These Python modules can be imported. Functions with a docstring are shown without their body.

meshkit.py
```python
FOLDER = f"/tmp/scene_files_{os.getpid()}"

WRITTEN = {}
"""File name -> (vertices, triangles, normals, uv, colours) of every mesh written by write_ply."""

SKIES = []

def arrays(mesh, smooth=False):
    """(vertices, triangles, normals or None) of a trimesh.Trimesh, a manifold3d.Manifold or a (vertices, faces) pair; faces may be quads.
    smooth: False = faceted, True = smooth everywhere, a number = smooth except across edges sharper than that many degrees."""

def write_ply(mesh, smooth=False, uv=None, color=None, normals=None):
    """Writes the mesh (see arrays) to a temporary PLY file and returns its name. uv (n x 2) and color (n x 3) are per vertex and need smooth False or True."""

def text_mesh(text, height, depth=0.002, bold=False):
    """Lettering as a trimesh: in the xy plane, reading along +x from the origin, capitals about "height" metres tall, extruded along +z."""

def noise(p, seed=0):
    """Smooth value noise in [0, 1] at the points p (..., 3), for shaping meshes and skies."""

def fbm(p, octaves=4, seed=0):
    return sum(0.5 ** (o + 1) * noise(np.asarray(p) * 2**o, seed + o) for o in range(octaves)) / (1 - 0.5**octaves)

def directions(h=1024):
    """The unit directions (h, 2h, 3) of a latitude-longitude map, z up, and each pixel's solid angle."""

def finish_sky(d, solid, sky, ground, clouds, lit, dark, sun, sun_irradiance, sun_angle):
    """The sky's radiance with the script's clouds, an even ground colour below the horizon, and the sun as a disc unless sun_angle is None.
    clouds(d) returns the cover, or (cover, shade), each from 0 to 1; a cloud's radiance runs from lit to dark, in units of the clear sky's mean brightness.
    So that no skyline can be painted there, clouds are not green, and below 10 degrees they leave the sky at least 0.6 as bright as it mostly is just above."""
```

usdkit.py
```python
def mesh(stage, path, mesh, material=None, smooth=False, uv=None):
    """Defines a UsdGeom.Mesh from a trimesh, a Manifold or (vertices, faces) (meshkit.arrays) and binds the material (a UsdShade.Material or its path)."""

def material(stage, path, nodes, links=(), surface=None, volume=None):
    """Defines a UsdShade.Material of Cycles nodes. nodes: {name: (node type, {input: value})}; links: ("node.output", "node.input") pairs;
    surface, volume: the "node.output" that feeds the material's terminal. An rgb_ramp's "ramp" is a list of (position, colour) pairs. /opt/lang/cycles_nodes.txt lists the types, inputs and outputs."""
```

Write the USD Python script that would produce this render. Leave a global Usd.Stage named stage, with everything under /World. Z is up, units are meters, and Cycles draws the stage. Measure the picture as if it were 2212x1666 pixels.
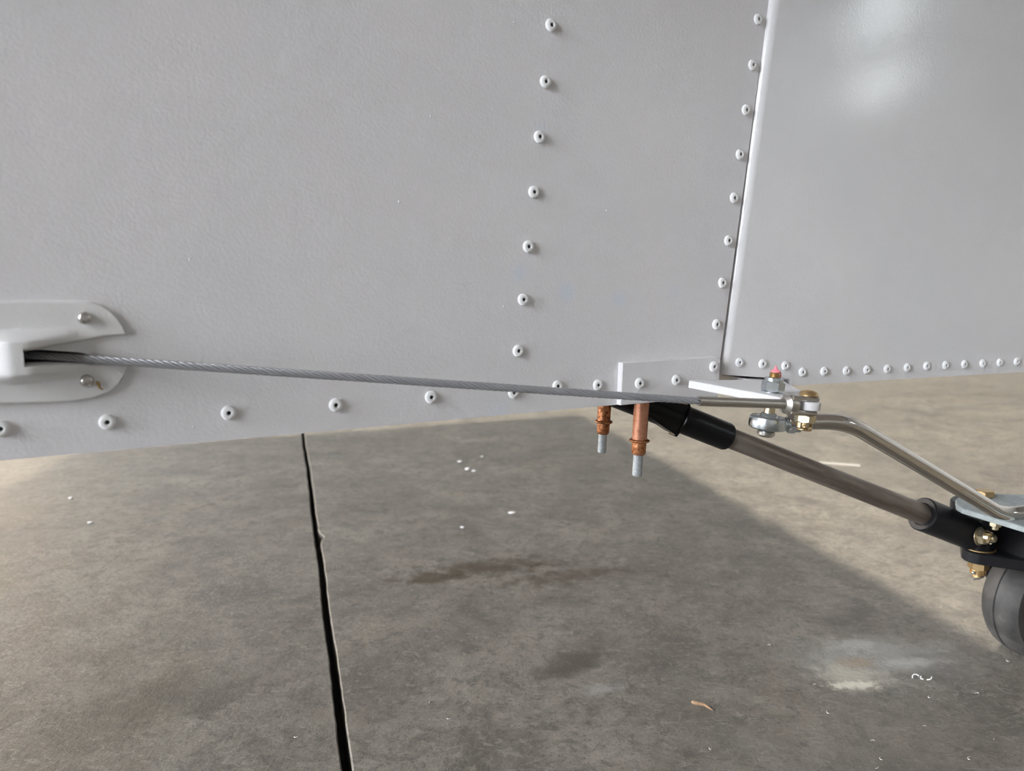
import math, random
import numpy as np, trimesh, manifold3d as m3, shapely
from shapely.geometry import Polygon
import usdkit, meshkit
from pxr import Usd, UsdGeom, UsdLux, UsdShade, Gf, Sdf, Vt

stage = Usd.Stage.CreateInMemory()
UsdGeom.Xform.Define(stage, '/World')
UsdGeom.Scope.Define(stage, '/World/Looks')

# ------------------------------------------------------------------ camera, sky, sun, exposure
CAM = np.array([0.0, 0.0, 0.30]); PITCH = math.radians(7.6); FPX, CX, CY = 1600.0, 1106.0, 833.0
EXPOSURE = 3.72
cam = UsdGeom.Camera.Define(stage, '/World/camera')
cam.AddTranslateOp().Set(Gf.Vec3d(*CAM)); cam.AddRotateXOp().Set(90 - math.degrees(PITCH))
cam.CreateHorizontalApertureAttr(36.0); cam.CreateFocalLengthAttr(36.0 * FPX / 2212.0)
cam.CreateFStopAttr(10.0); cam.CreateFocusDistanceAttr(0.45); cam.CreateExposureAttr(EXPOSURE)
cam.CreateClippingRangeAttr(Gf.Vec2f(0.01, 200.0))

dome = UsdLux.DomeLight.Define(stage, '/World/sky'); dome.CreateIntensityAttr(1.0)
sky_mat = usdkit.material(stage, '/World/Looks/sky_look', {          # bright broken overcast over a pale horizon
    'tc': ('texture_coordinate', {}), 'n': ('noise_texture', {'scale': 2.6, 'detail': 6.0, 'roughness': .6}),
    'r': ('rgb_ramp', {'ramp': [(.30, (.62, .80, 1.12)), (.52, (1.0, 1.03, 1.07)), (.75, (1.25, 1.24, 1.22))]}),
    'b': ('background_shader', {'strength': 1.0})}, [('tc.generated', 'n.vector'), ('n.fac', 'r.fac'), ('r.color', 'b.color')], surface='b.background')
UsdShade.MaterialBindingAPI.Apply(dome.GetPrim()).Bind(sky_mat)
SUN_EL, SUN_AZ = math.radians(60), math.radians(22 + 180 + 24)          # the sun stands ahead of the nose, beyond the open door
sun = UsdLux.DistantLight.Define(stage, '/World/sun'); sun.CreateIntensityAttr(20.0); sun.CreateAngleAttr(0.53); sun.CreateColorAttr(Gf.Vec3f(1.0, .94, .85))
sun.AddRotateZOp().Set(math.degrees(SUN_AZ) + 90); sun.AddRotateXOp().Set(90 - math.degrees(SUN_EL))

# ------------------------------------------------------------------ helpers
PSI = math.radians(22.0)
E1 = np.array([math.cos(PSI), math.sin(PSI), 0]); E2 = np.array([-math.sin(PSI), math.cos(PSI), 0]); UP = np.array([0, 0, 1.0])
ORIGIN = np.array([0.137, 0.505, 0.0])        # foot of the stern post, on the aircraft's centreline

def hp(a, b, z=0.0):                          # aft, far side, up  ->  world
    return ORIGIN + a * E1 + b * E2 + z * UP

def ray(px, py):                              # survey of the photograph: direction of a pixel
    t, u = (px - CX) / FPX, (CY - py) / FPX
    return np.array([t, math.cos(PITCH) + u * math.sin(PITCH), -math.sin(PITCH) + u * math.cos(PITCH)])
def at_y(px, py, y): d = ray(px, py); return CAM + d * (y / d[1])
def at_z(px, py, z): d = ray(px, py); return CAM + d * ((z - CAM[2]) / d[2])
def at_plane(px, py, p, n): d = ray(px, py); return CAM + d * (np.dot(p - CAM, n) / np.dot(d, n))
def unit(v): v = np.asarray(v, float); return v / np.linalg.norm(v)

def frame(p, z, x=None):
    z = unit(z); x = np.array([1.0, 0, 0]) if x is None else np.asarray(x, float)
    if abs(np.dot(unit(x), z)) > .97: x = np.array([0, 1.0, 0])
    y = unit(np.cross(z, x)); x = np.cross(y, z); M = np.eye(4)
    M[:3, 0], M[:3, 1], M[:3, 2], M[:3, 3] = x, y, z, p
    return M

def tm(m):
    q = m.to_mesh(); return trimesh.Trimesh(np.array(q.vert_properties[:, :3], float), np.array(q.tri_verts), process=False)
def man(t):
    return m3.Manifold(m3.Mesh(vert_properties=np.asarray(t.vertices, np.float32), tri_verts=np.asarray(t.faces, np.uint32)))
def put(mesh, M):
    mesh = mesh.copy(); mesh.apply_transform(M); return mesh
def join(*ms): return trimesh.util.concatenate([x for x in ms])
def lathe(profile, n=40):
    p = np.asarray(profile, float); a = np.arange(n) * 2 * math.pi / n
    v = np.stack([p[:, None, 0] * np.cos(a), p[:, None, 0] * np.sin(a), np.broadcast_to(p[:, None, 1], (len(p), n))], -1).reshape(-1, 3)
    i, j = np.meshgrid(np.arange(len(p) - 1), np.arange(n), indexing='ij')
    q = np.stack([i * n + j, i * n + (j + 1) % n, (i + 1) * n + (j + 1) % n, (i + 1) * n + j], -1).reshape(-1, 4)
    f = np.vstack([q[:, [0, 1, 2]], q[:, [0, 2, 3]]])
    t = trimesh.Trimesh(v, f, process=False); t.merge_vertices(); t.update_faces(t.nondegenerate_faces()); return t
def rod(r, l, c=.0006, n=36):                # chamfered solid cylinder from z=0 to z=l
    return lathe([(0, 0), (r - c, 0), (r, c), (r, l - c), (r - c, l), (0, l)], n)
def tube_path(pts, radius, sides=24, flat=None):
    p = np.asarray(pts, float); T = np.gradient(p, axis=0); T /= np.linalg.norm(T, axis=1, keepdims=True)
    a = np.zeros_like(p); x = np.cross(T[0], [0, 0, 1.0]); x = x if np.linalg.norm(x) > 1e-3 else np.cross(T[0], [1.0, 0, 0])
    for k in range(len(p)):
        x = x - T[k] * np.dot(x, T[k]); x /= np.linalg.norm(x); a[k] = x
    b = np.cross(T, a); ang = np.arange(sides) * 2 * math.pi / sides; r = np.broadcast_to(radius, (len(p),))
    v = p[:, None] + r[:, None, None] * (np.cos(ang)[None, :, None] * a[:, None] + np.sin(ang)[None, :, None] * b[:, None] * (1.0 if flat is None else np.asarray(flat)[:, None, None]))
    v = np.vstack([v.reshape(-1, 3), p[:1], p[-1:]]); n = len(p)
    i, j = np.meshgrid(np.arange(n - 1), np.arange(sides), indexing='ij')
    q = np.stack([i * sides + j, i * sides + (j + 1) % sides, (i + 1) * sides + (j + 1) % sides, (i + 1) * sides + j], -1).reshape(-1, 4)
    k = np.arange(sides); k1 = (k + 1) % sides
    f = np.vstack([q[:, [0, 1, 2]], q[:, [0, 2, 3]], np.stack([k1, k, np.full(sides, n * sides)], 1), np.stack([(n - 1) * sides + k, (n - 1) * sides + k1, np.full(sides, n * sides + 1)], 1)])
    return trimesh.Trimesh(v, f, process=False)
def bend(pts, rs, step=.0015):               # polyline with filleted corners
    pts = [np.asarray(p, float) for p in pts]; out = [pts[0]]
    for k in range(1, len(pts) - 1):
        a, b, c = pts[k - 1], pts[k], pts[k + 1]; u, w = unit(a - b), unit(c - b); L = rs[k - 1]
        for t in np.linspace(0, 1, 17): out.append((1 - t) ** 2 * (b + u * L) + 2 * t * (1 - t) * b + t * t * (b + w * L))
    out.append(pts[-1]); return np.array(out)
def extrude(poly, h, z0=0.0):
    if not isinstance(poly, Polygon): poly = Polygon(poly)
    t = trimesh.creation.extrude_polygon(poly, h, engine='earcut'); t.apply_translation([0, 0, z0]); return t
def bev_plate(poly, h, c=.0005):              # plate with chamfered rims
    poly = poly if isinstance(poly, Polygon) else Polygon(poly)
    if not poly.exterior.is_ccw: poly = Polygon(list(poly.exterior.coords)[::-1])
    ring = np.array(poly.exterior.coords)[:-1]; n = len(ring)
    d0 = ring - np.roll(ring, 1, 0); d1 = np.roll(ring, -1, 0) - ring
    d0 /= np.linalg.norm(d0, axis=1, keepdims=True); d1 /= np.linalg.norm(d1, axis=1, keepdims=True)
    n0 = np.stack([-d0[:, 1], d0[:, 0]], 1); n1 = np.stack([-d1[:, 1], d1[:, 0]], 1)
    m = n0 + n1; m /= np.maximum((m * n0).sum(1, keepdims=True) , .35)
    inner = ring + m * c
    lev = [(inner, 0), (ring, c), (ring, h - c), (inner, h)]
    v = np.vstack([np.column_stack([r, np.full(n, z)]) for r, z in lev]); k = np.arange(n); k1 = (k + 1) % n; f = []
    for l in range(3): f += [np.stack([l * n + k, l * n + k1, (l + 1) * n + k1], 1), np.stack([l * n + k, (l + 1) * n + k1, (l + 1) * n + k], 1)]
    vv, ff = trimesh.creation.triangulate_polygon(Polygon(inner), engine='earcut')
    if len(vv) >= n and np.allclose(vv[:n], inner, atol=1e-9):
        f += [ff + 3 * n, ff[:, ::-1]]
        t = trimesh.Trimesh(v, np.vstack(f), process=False)
    else:
        t = extrude(poly, h)
    t.merge_vertices(); trimesh.repair.fix_normals(t); return t
def hexbar(af, h, c=.0008):
    r = af / math.sqrt(3); m = m3.Manifold.cylinder(h, r, r, 6)
    cone = m3.Manifold.revolve(m3.CrossSection([[(0, 0), (af / 2 * .97, 0), (r * 1.01, c), (r * 1.01, h - c), (af / 2 * .97, h), (0, h)]]), 48)
    return m ^ cone
def castle_nut(af, h):
    m = hexbar(af, h * .60) + m3.Manifold.cylinder(h, af * .47, af * .43, 40)
    for k in range(3):
        m = m - m3.Manifold.cube([af * 1.3, af * .24, h], True).translate([0, 0, h * 1.1]).rotate([0, 0, 60 * k + 30])
    return tm(m - m3.Manifold.cylinder(h * 3, af * .27, af * .27, 24, True))
def thread(r, l, pitch=.0009, n=28):
    k = max(2, int(l / pitch)); pr = [(0, 0)]
    for i in range(k): pr += [(r * .86, l * i / k), (r, l * (i + .5) / k)]
    pr += [(r * .86, l), (r * .7, l + .0004), (0, l + .0004)]
    return lathe(pr, n)

taken = {}
def path_for(name, parent):
    base = ('/World/' if parent is None else str(parent.GetPath()) + '/') + name; k = taken.get(base, -1) + 1; taken[base] = k
    return base + (f'_{k:03d}' if k else '')
def off(parent):
    o = np.zeros(3); p = parent
    while p is not None and p.GetPath() != Sdf.Path('/World') and p.IsValid():
        t = p.GetAttribute('xformOp:translate').Get() if p.HasAttribute('xformOp:translate') else None
        if t is not None: o = o + np.array(t)
        p = p.GetParent()
    return o
def thing(name, label, cat, loc, group=None):
    x = UsdGeom.Xform.Define(stage, path_for(name, None)); x.AddTranslateOp().Set(Gf.Vec3d(*map(float, loc))); o = x.GetPrim()
    o.SetCustomDataByKey('label', label); o.SetCustomDataByKey('category', cat)
    if group: o.SetCustomDataByKey('group', group)
    return o
def obj(name, mesh, mat, parent=None, smooth=30, label=None, kind=None, cat=None, group=None):
    """One Mesh prim; the mesh comes in world coordinates and is stored relative to its parents."""
    mesh = tm(mesh) if isinstance(mesh, m3.Manifold) else mesh.copy()
    if parent is not None: mesh.apply_translation(-off(parent))
    loc = None
    if parent is None and kind != 'structure':
        loc = np.array([*mesh.bounds.mean(0)[:2], mesh.bounds[0, 2]]); mesh.apply_translation(-loc)
    g = usdkit.mesh(stage, path_for(name, parent), mesh, L[mat], smooth)
    if loc is not None: g.AddTranslateOp().Set(Gf.Vec3d(*map(float, loc)))
    o = g.GetPrim()
    for k, v in (('label', label), ('kind', kind), ('category', cat), ('group', group)):
        if v: o.SetCustomDataByKey(k, v)
    return o
def struct(name, mesh, mat, parent=None, smooth=False, label=None):
    return obj(name, mesh, mat, parent, smooth, label, 'structure' if parent is None else None)

# ------------------------------------------------------------------ materials
L = {}
def mat(name, nodes, links, surface='p.BSDF'):
    L[name] = usdkit.material(stage, '/World/Looks/' + name, nodes, links, surface=surface)
def plain(name, color, rough=.5, metal=0.0, grain=None, amount=.12, bump=None, **kw):
    nodes = {'p': ('principled_bsdf', {'base_color': color, 'roughness': rough, 'metallic': metal, **kw}), 'g': ('geometry', {})}; links = []
    if grain:
        d = tuple(c * (1 - amount) for c in color); l = tuple(min(1, c * (1 + amount)) for c in color)
        nodes['n'] = ('noise_texture', {'scale': grain, 'detail': 3.0, 'roughness': .6}); nodes['r'] = ('rgb_ramp', {'ramp': [(.3, d), (.7, l)]})
        links += [('g.position', 'n.vector'), ('n.fac', 'r.fac'), ('r.color', 'p.base_color')]
    if bump:
        nodes['bn'] = ('noise_texture', {'scale': bump[0], 'detail': 2.0}); nodes['b'] = ('bump', {'strength': bump[1], 'distance': bump[2]})
        links += [('g.position', 'bn.vector'), ('bn.fac', 'b.height'), ('b.normal', 'p.normal')]
    mat(name, nodes, links)

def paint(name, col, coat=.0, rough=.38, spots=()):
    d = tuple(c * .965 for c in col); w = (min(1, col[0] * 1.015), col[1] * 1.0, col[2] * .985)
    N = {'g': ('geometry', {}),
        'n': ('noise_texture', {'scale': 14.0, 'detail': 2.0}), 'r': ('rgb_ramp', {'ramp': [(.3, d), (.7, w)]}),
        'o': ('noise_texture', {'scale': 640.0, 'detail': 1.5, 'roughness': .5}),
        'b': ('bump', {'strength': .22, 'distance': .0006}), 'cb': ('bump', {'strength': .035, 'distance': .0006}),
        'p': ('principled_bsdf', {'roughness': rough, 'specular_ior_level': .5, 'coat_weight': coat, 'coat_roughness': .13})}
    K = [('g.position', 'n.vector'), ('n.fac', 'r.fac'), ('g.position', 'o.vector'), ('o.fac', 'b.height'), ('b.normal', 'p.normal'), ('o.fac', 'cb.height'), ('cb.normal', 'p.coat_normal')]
    cur = 'r.color'                                    # soft bluish patches mixed into the paint colour
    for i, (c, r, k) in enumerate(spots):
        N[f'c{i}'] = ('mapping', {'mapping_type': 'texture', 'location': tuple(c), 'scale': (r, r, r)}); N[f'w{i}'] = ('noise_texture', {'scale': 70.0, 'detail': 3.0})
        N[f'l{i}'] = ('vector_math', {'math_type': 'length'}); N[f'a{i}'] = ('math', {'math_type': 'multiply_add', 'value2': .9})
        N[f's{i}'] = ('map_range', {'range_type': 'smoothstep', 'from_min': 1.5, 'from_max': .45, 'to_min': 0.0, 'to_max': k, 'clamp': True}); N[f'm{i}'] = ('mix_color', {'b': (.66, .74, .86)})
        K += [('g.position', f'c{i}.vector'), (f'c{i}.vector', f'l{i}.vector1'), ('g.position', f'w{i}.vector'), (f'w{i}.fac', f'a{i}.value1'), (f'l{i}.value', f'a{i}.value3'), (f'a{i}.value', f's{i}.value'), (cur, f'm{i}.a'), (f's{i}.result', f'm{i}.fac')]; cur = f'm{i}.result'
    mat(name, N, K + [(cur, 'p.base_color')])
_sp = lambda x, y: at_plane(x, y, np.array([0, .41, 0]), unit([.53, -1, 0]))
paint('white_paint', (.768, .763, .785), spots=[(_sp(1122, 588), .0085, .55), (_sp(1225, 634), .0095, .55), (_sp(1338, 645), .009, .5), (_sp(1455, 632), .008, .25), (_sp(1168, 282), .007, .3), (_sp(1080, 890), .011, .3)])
paint('rudder_paint', (.745, .742, .758), coat=.8, rough=.36)
paint('fairing_paint', (.76, .76, .765), rough=.42)
plain('rivet_paint', (.86, .865, .875), .32, bump=(600, .10, .0005))
plain('mandrel_steel', (.035, .038, .045), .5)
plain('cable_steel', (.33, .335, .35), .40, .6)
plain('terminal_steel', (.50, .47, .43), .34, 1.0, grain=1500, amount=.10, bump=(900, .08, .0003))
plain('chrome', (.62, .585, .54), .06, 1.0)
plain('zinc', (.62, .67, .70), .22, 1.0, grain=500, amount=.12)
plain('gold_zinc', (.58, .41, .21), .33, 1.0, grain=700, amount=.15)
plain('pale_gold', (.66, .58, .42), .28, 1.0, grain=700, amount=.15)
plain('screw_steel', (.60, .58, .55), .22, 1.0)
plain('black_paint', (.0045, .0045, .0055), .36, 0, grain=900, amount=.5, bump=(700, .25, .0006), specular_ior_level=.25)
plain('black_gloss', (.003, .003, .0035), .24, 0, bump=(700, .2, .0005), specular_ior_level=.25)
plain('plunger_zinc', (.34, .36, .37), .5, .35, grain=900, amount=.25)
plain('pink_seal', (1.0, .30, .36), .5, subsurface_weight=.3, subsurface_radius=(.002, .001, .001))
plain('pale_plastic', (.40, .38, .35), .6); plain('dust_wood', (.27, .17, .095), .8, grain=600, amount=.3)
plain('white_chip', (.80, .80, .80), .5)
plain('shaving_metal', (.75, .75, .76), .3, .9)
plain('rust_brown', (.35, .22, .08), .8)
mat('copper', {'g': ('geometry', {}), 'n': ('noise_texture', {'scale': 380.0, 'detail': 5.0, 'roughness': .7}),
    'r': ('rgb_ramp', {'ramp': [(.36, (.11, .042, .020)), (.50, (.36, .14, .055)), (.66, (.54, .26, .145))]}),
    'rr': ('rgb_ramp', {'ramp': [(.38, (.6, .6, .6)), (.6, (.30, .30, .30))]}),
    'b': ('bump', {'strength': .3, 'distance': .0005}), 'p': ('principled_bsdf', {'metallic': .85})},
    [('g.position', 'n.vector'), ('n.fac', 'r.fac'), ('r.color', 'p.base_color'), ('n.fac', 'rr.fac'), ('rr.color', 'p.roughness'), ('n.fac', 'b.height'), ('b.normal', 'p.normal')])
mat('copper_clean', {'g': ('geometry', {}), 'n': ('noise_texture', {'scale': 300.0, 'detail': 4.0, 'roughness': .7}),
    'r': ('rgb_ramp', {'ramp': [(.28, (.22, .08, .035)), (.42, (.46, .21, .125)), (.7, (.55, .28, .19))]}),
    'p': ('principled_bsdf', {'metallic': .8, 'roughness': .42})},
    [('g.position', 'n.vector'), ('n.fac', 'r.fac'), ('r.color', 'p.base_color')])
mat('rubber', {'g': ('geometry', {}), 'n': ('noise_texture', {'scale': 55.0, 'detail': 5.0, 'roughness': .65}),
    'r': ('rgb_ramp', {'ramp': [(.35, (.016, .0155, .015)), (.6, (.040, .037, .034)), (.8, (.085, .078, .068))]}),
    'b': ('bump', {'strength': .15, 'distance': .0008}), 'p': ('principled_bsdf', {'roughness': .62})},
    [('g.position', 'n.vector'), ('n.fac', 'r.fac'), ('r.color', 'p.base_color'), ('n.fac', 'b.height'), ('b.normal', 'p.normal')])
mat('galvanized', {'g': ('geometry', {}), 'n': ('voronoi_texture', {'scale': 260.0}),
    'r': ('rgb_ramp', {'ramp': [(0, (.24, .27, .27)), (1, (.32, .355, .36))]}), 'p': ('principled_bsdf', {'metallic': .35, 'roughness': .55})},
    [('g.position', 'n.vector'), ('n.color', 'r.fac'), ('r.color', 'p.base_color')])
plain('wall_sheet', (.30, .305, .31), .5); plain('ceiling_sheet', (.34, .34, .345), .6); plain('joint_dirt', (.012, .010, .009), .95, grain=150, amount=.5)
plain('beige_sheet', (.66, .47, .25), .6); plain('apron_concrete', (.50, .41, .29), .8, grain=2.0, amount=.1); plain('dark_hole', (.02, .02, .02), .9)
mat('lamp_glow', {'e': ('emission', {'color': (1.0, .90, .74), 'strength': 330.0})}, [], 'e.emission')
mat('pane', {'t': ('transparent_bsdf', {'color': (.93, .96, .94)}), 'g': ('glossy_bsdf', {'roughness': .02}), 'm': ('mix_closure', {'fac': .05})},
    [('t.BSDF', 'm.closure1'), ('g.BSDF', 'm.closure2')], 'm.closure')

ROD_DIR = unit([.212, .055, -.089]); R1 = unit(np.cross(ROD_DIR, UP)); R2 = np.cross(R1, ROD_DIR)
mat('bare_steel', {'g': ('geometry', {}), 'x': ('vector_math', {'math_type': 'dot_product', 'vector2': tuple(ROD_DIR * 14)}), 'y': ('vector_math', {'math_type': 'dot_product', 'vector2': tuple(R1 * 160)}), 'z': ('vector_math', {'math_type': 'dot_product', 'vector2': tuple(R2 * 160)}),
    'c': ('combine_xyz', {}), 'n': ('noise_texture', {'scale': 1.0, 'detail': 4.0, 'roughness': .6}), 'r': ('rgb_ramp', {'ramp': [(.32, (.13, .10, .078)), (.5, (.20, .165, .138)), (.68, (.25, .225, .20))]}),
    'n2': ('noise_texture', {'scale': 60.0, 'detail': 4.0}), 'r2': ('rgb_ramp', {'ramp': [(.3, (.34, .34, .34)), (.7, (.52, .52, .52))]}), 'p': ('principled_bsdf', {'metallic': .75})},
    [('g.position', 'x.vector1'), ('g.position', 'y.vector1'), ('g.position', 'z.vector1'), ('x.value', 'c.x'), ('y.value', 'c.y'), ('z.value', 'c.z'), ('c.vector', 'n.vector'), ('n.fac', 'r.fac'), ('r.color', 'p.base_color'), ('g.position', 'n2.vector'), ('n2.fac', 'r2.fac'), ('r2.color', 'p.roughness')])

def concrete():
    N = {'g': ('geometry', {}), 'p': ('principled_bsdf', {})}; K = []
    def noise(k, scale, detail=4, rough=.6, dist=0.0, stretch=None):
        N[k] = ('noise_texture', {'scale': scale, 'detail': float(detail), 'roughness': rough, 'distortion': dist})
        if stretch:
            N[k + 'm'] = ('mapping', {'rotation': (0, 0, stretch[0]), 'scale': stretch[1]}); K.extend([('g.position', k + 'm.vector'), (k + 'm.vector', k + '.vector')])
        else: K.append(('g.position', k + '.vector'))
    def ramp(k, src, stops): N[k] = ('rgb_ramp', {'ramp': stops}); K.append((src, k + '.fac'))
    cur = [None]
    def lay(k, fac, colour, blend='mix'):
        N[k] = ('mix_color', {'blend_type': blend, 'b': colour}); K.extend([(cur[0], k + '.a'), (fac, k + '.fac')]); cur[0] = k + '.result'
    noise('big', 3.2, 5, .62); ramp('base', 'big.fac', [(.30, (0.155, 0.140, 0.123)), (.5, (0.212, 0.194, 0.172)), (.72, (0.271, 0.248, 0.220))]); cur[0] = 'base.color'
    noise('mid', 13, 9, .74, .5); ramp('midr', 'mid.fac', [(.36, (.85, .85, .85)), (.56, (0, 0, 0))]); lay('l1', 'midr.color', (0.092, 0.082, 0.072))
    noise('warm', 6.5, 4, .6, .6); ramp('warmr', 'warm.fac', [(.56, (0, 0, 0)), (.70, (.35, .35, .35))]); lay('l2', 'warmr.color', (0.196, 0.149, 0.104))
    noise('fine', 95, 5, .7, .8); ramp('finer', 'fine.fac', [(.36, (.85, .85, .85)), (.50, (0, 0, 0))]); lay('l3', 'finer.color', (0.095, 0.086, 0.078))
    noise('med', 36, 7, .78, .6); ramp('medr', 'med.fac', [(.34, (.8, .8, .8)), (.52, (0, 0, 0))]); lay('l3b', 'medr.color', (.080, .076, .068))
    noise('lite', 24, 8, .78, .4); ramp('liter', 'lite.fac', [(.50, (0, 0, 0)), (.70, (.55, .55, .55))]); lay('l3c', 'liter.color', (.245, .236, .214))
    noise('wisp', 75, 4, .7, 1.6, (.5, (1, 1.8, 1))); ramp('wispr', 'wisp.fac', [(.55, (0, 0, 0)), (.64, (.7, .7, .7))]); lay('l4', 'wispr.color', (.265, .255, .230))
    noise('iso', 55, 2, .5, .9); ramp('isor', 'iso.fac', [(.475, (0, 0, 0)), (.495, (.6, .6, .6)), (.505, (.6, .6, .6)), (.525, (0, 0, 0))])
    noise('isom', 9, 3, .6); ramp('isomr', 'isom.fac', [(.46, (0, 0, 0)), (.58, (.8, .8, .8))]); N['isox'] = ('mix_color', {'blend_type': 'multiply', 'fac': 1.0}); K.extend([('isor.color', 'isox.a'), ('isomr.color', 'isox.b')]); lay('l5', 'isox.result', (.275, .265, .240))
    noise('grit', 420, 3, .7); ramp('gritr', 'grit.fac', [(.32, (.9, .9, .9)), (.42, (0, 0, 0))]); lay('l6', 'gritr.color', (.055, .052, .047))
    # stains with a place and a shape of their own
    def stain(k, px, py, rx, ry, ang, colour, strength, edge=(.35, 1.0), wob=.55, wscale=30):
        c = at_z(px, py, 0)
        N[k + 'w'] = ('noise_texture', {'scale': float(wscale), 'detail': 4.0, 'roughness': .65})
        N[k + 'c'] = ('mapping', {'mapping_type': 'texture', 'location': tuple(c), 'rotation': (0, 0, ang), 'scale': (rx, ry, 1.0)})
        N[k + 'l'] = ('vector_math', {'math_type': 'length'}); N[k + 'a'] = ('math', {'math_type': 'multiply_add', 'value2': wob * 2, 'value3': -wob})
        N[k + 's'] = ('math', {'math_type': 'add'}); N[k + 'r'] = ('map_range', {'range_type': 'smoothstep', 'from_min': edge[1], 'from_max': edge[0], 'to_min': 0.0, 'to_max': strength, 'clamp': True})
        K.extend([('g.position', k + 'w.vector'), ('g.position', k + 'c.vector'), (k + 'c.vector', k + 'l.vector1'), (k + 'w.fac', k + 'a.value1'), (k + 'l.value', k + 's.value1'), (k + 'a.value', k + 's.value2'), (k + 's.value', k + 'r.value')])
        lay(k, k + 'r.result', colour)
    stain('st1', 1060, 1225, .10, .028, .25, (0.050, 0.034, 0.020), .9, (.0, 1.3), 1.5, 60)
    stain('st2', 1225, 1245, .10, .022, .25, (0.062, 0.044, 0.030), .8, (.0, 1.3), 1.5, 60)
    stain('st3', 940, 1250, .045, .018, .2, (0.050, 0.036, 0.020), .9, (.1, 1.25), 1.2, 60)
    stain('st4', 1245, 1430, .06, .020, .6, (0.062, 0.055, 0.044), .8, (.1, 1.1), 1.0, 45)
    stain('st5', 330, 1520, .08, .045, .5, (0.066, 0.060, 0.050), .65, (.1, 1.1), 1.0, 35)
    stain('st6', 1880, 1420, .085, .050, .1, (.36, .36, .365), .5, (.1, 1.1), .9, 40)
    stain('st7', 1970, 1432, .045, .010, .10, (.46, .46, .46), .55, (.2, 1.0), .9, 60)
    stain('st10', 1845, 1395, .028, .018, .1, (.42, .42, .41), .55, (.2, 1.0), 1.0, 80)
    stain('st6b', 1838, 1462, .034, .026, .1, (.46, .44, .39), .8, (.2, 1.1), .9, 80)
    stain('st11', 1850, 1432, .022, .012, .1, (.30, .225, .155), .6, (.2, 1.0), .8, 70)
    stain('st8', 1848, 1480, .026, .0075, .05, (.68, .65, .57), .9, (.3, 1.0), 1.2, 160)
    stain('st9', 1880, 1620, .16, .10, .1, (.22, .21, .19), .25, (.1, 1.0), .8, 30)
    stain('st12', 1300, 1490, .022, .010, .1, (.36, .36, .36), .5, (.2, 1.0), 1.0, 90)
    N['spk'] = ('voronoi_texture', {'scale': 130.0}); N['spr'] = ('rgb_ramp', {'ramp': [(.035, (.6, .6, .6)), (.06, (0, 0, 0))]})
    K.extend([('g.position', 'spk.vector'), ('spk.distance', 'spr.fac')]); lay('l9', 'spr.color', (.5, .48, .44))
    lay('tone', 'white.value', (.80, .788, .745), 'multiply'); N['white'] = ('math', {'math_type': 'add', 'value1': 1.0, 'value2': 0.0}); K.append((cur[0], 'p.base_color'))
    ramp('rough', 'mid.fac', [(.3, (.44, .44, .44)), (.7, (.62, .62, .62))]); K.append(('rough.color', 'p.roughness'))
    noise('bm', 240, 5, .7); N['b'] = ('bump', {'strength': .6, 'distance': .0012}); K.extend([('bm.fac', 'b.height'), ('b.normal', 'p.normal')])
    mat('concrete', N, K)
concrete()

# ------------------------------------------------------------------ the hangar
A0, A1, B0, B1, HC = -5.4, 5.2, -5.6, 6.4, 4.6       # aft range, across range, ceiling height
def hbox(a0, a1, b0, b1, z0, z1):
    t = trimesh.creation.box(bounds=[[a0, b0, z0], [a1, b1, z1]]); M = np.eye(4); M[:3, 0], M[:3, 1], M[:3, 3] = E1, E2, ORIGIN; return put(t, M)

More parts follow.
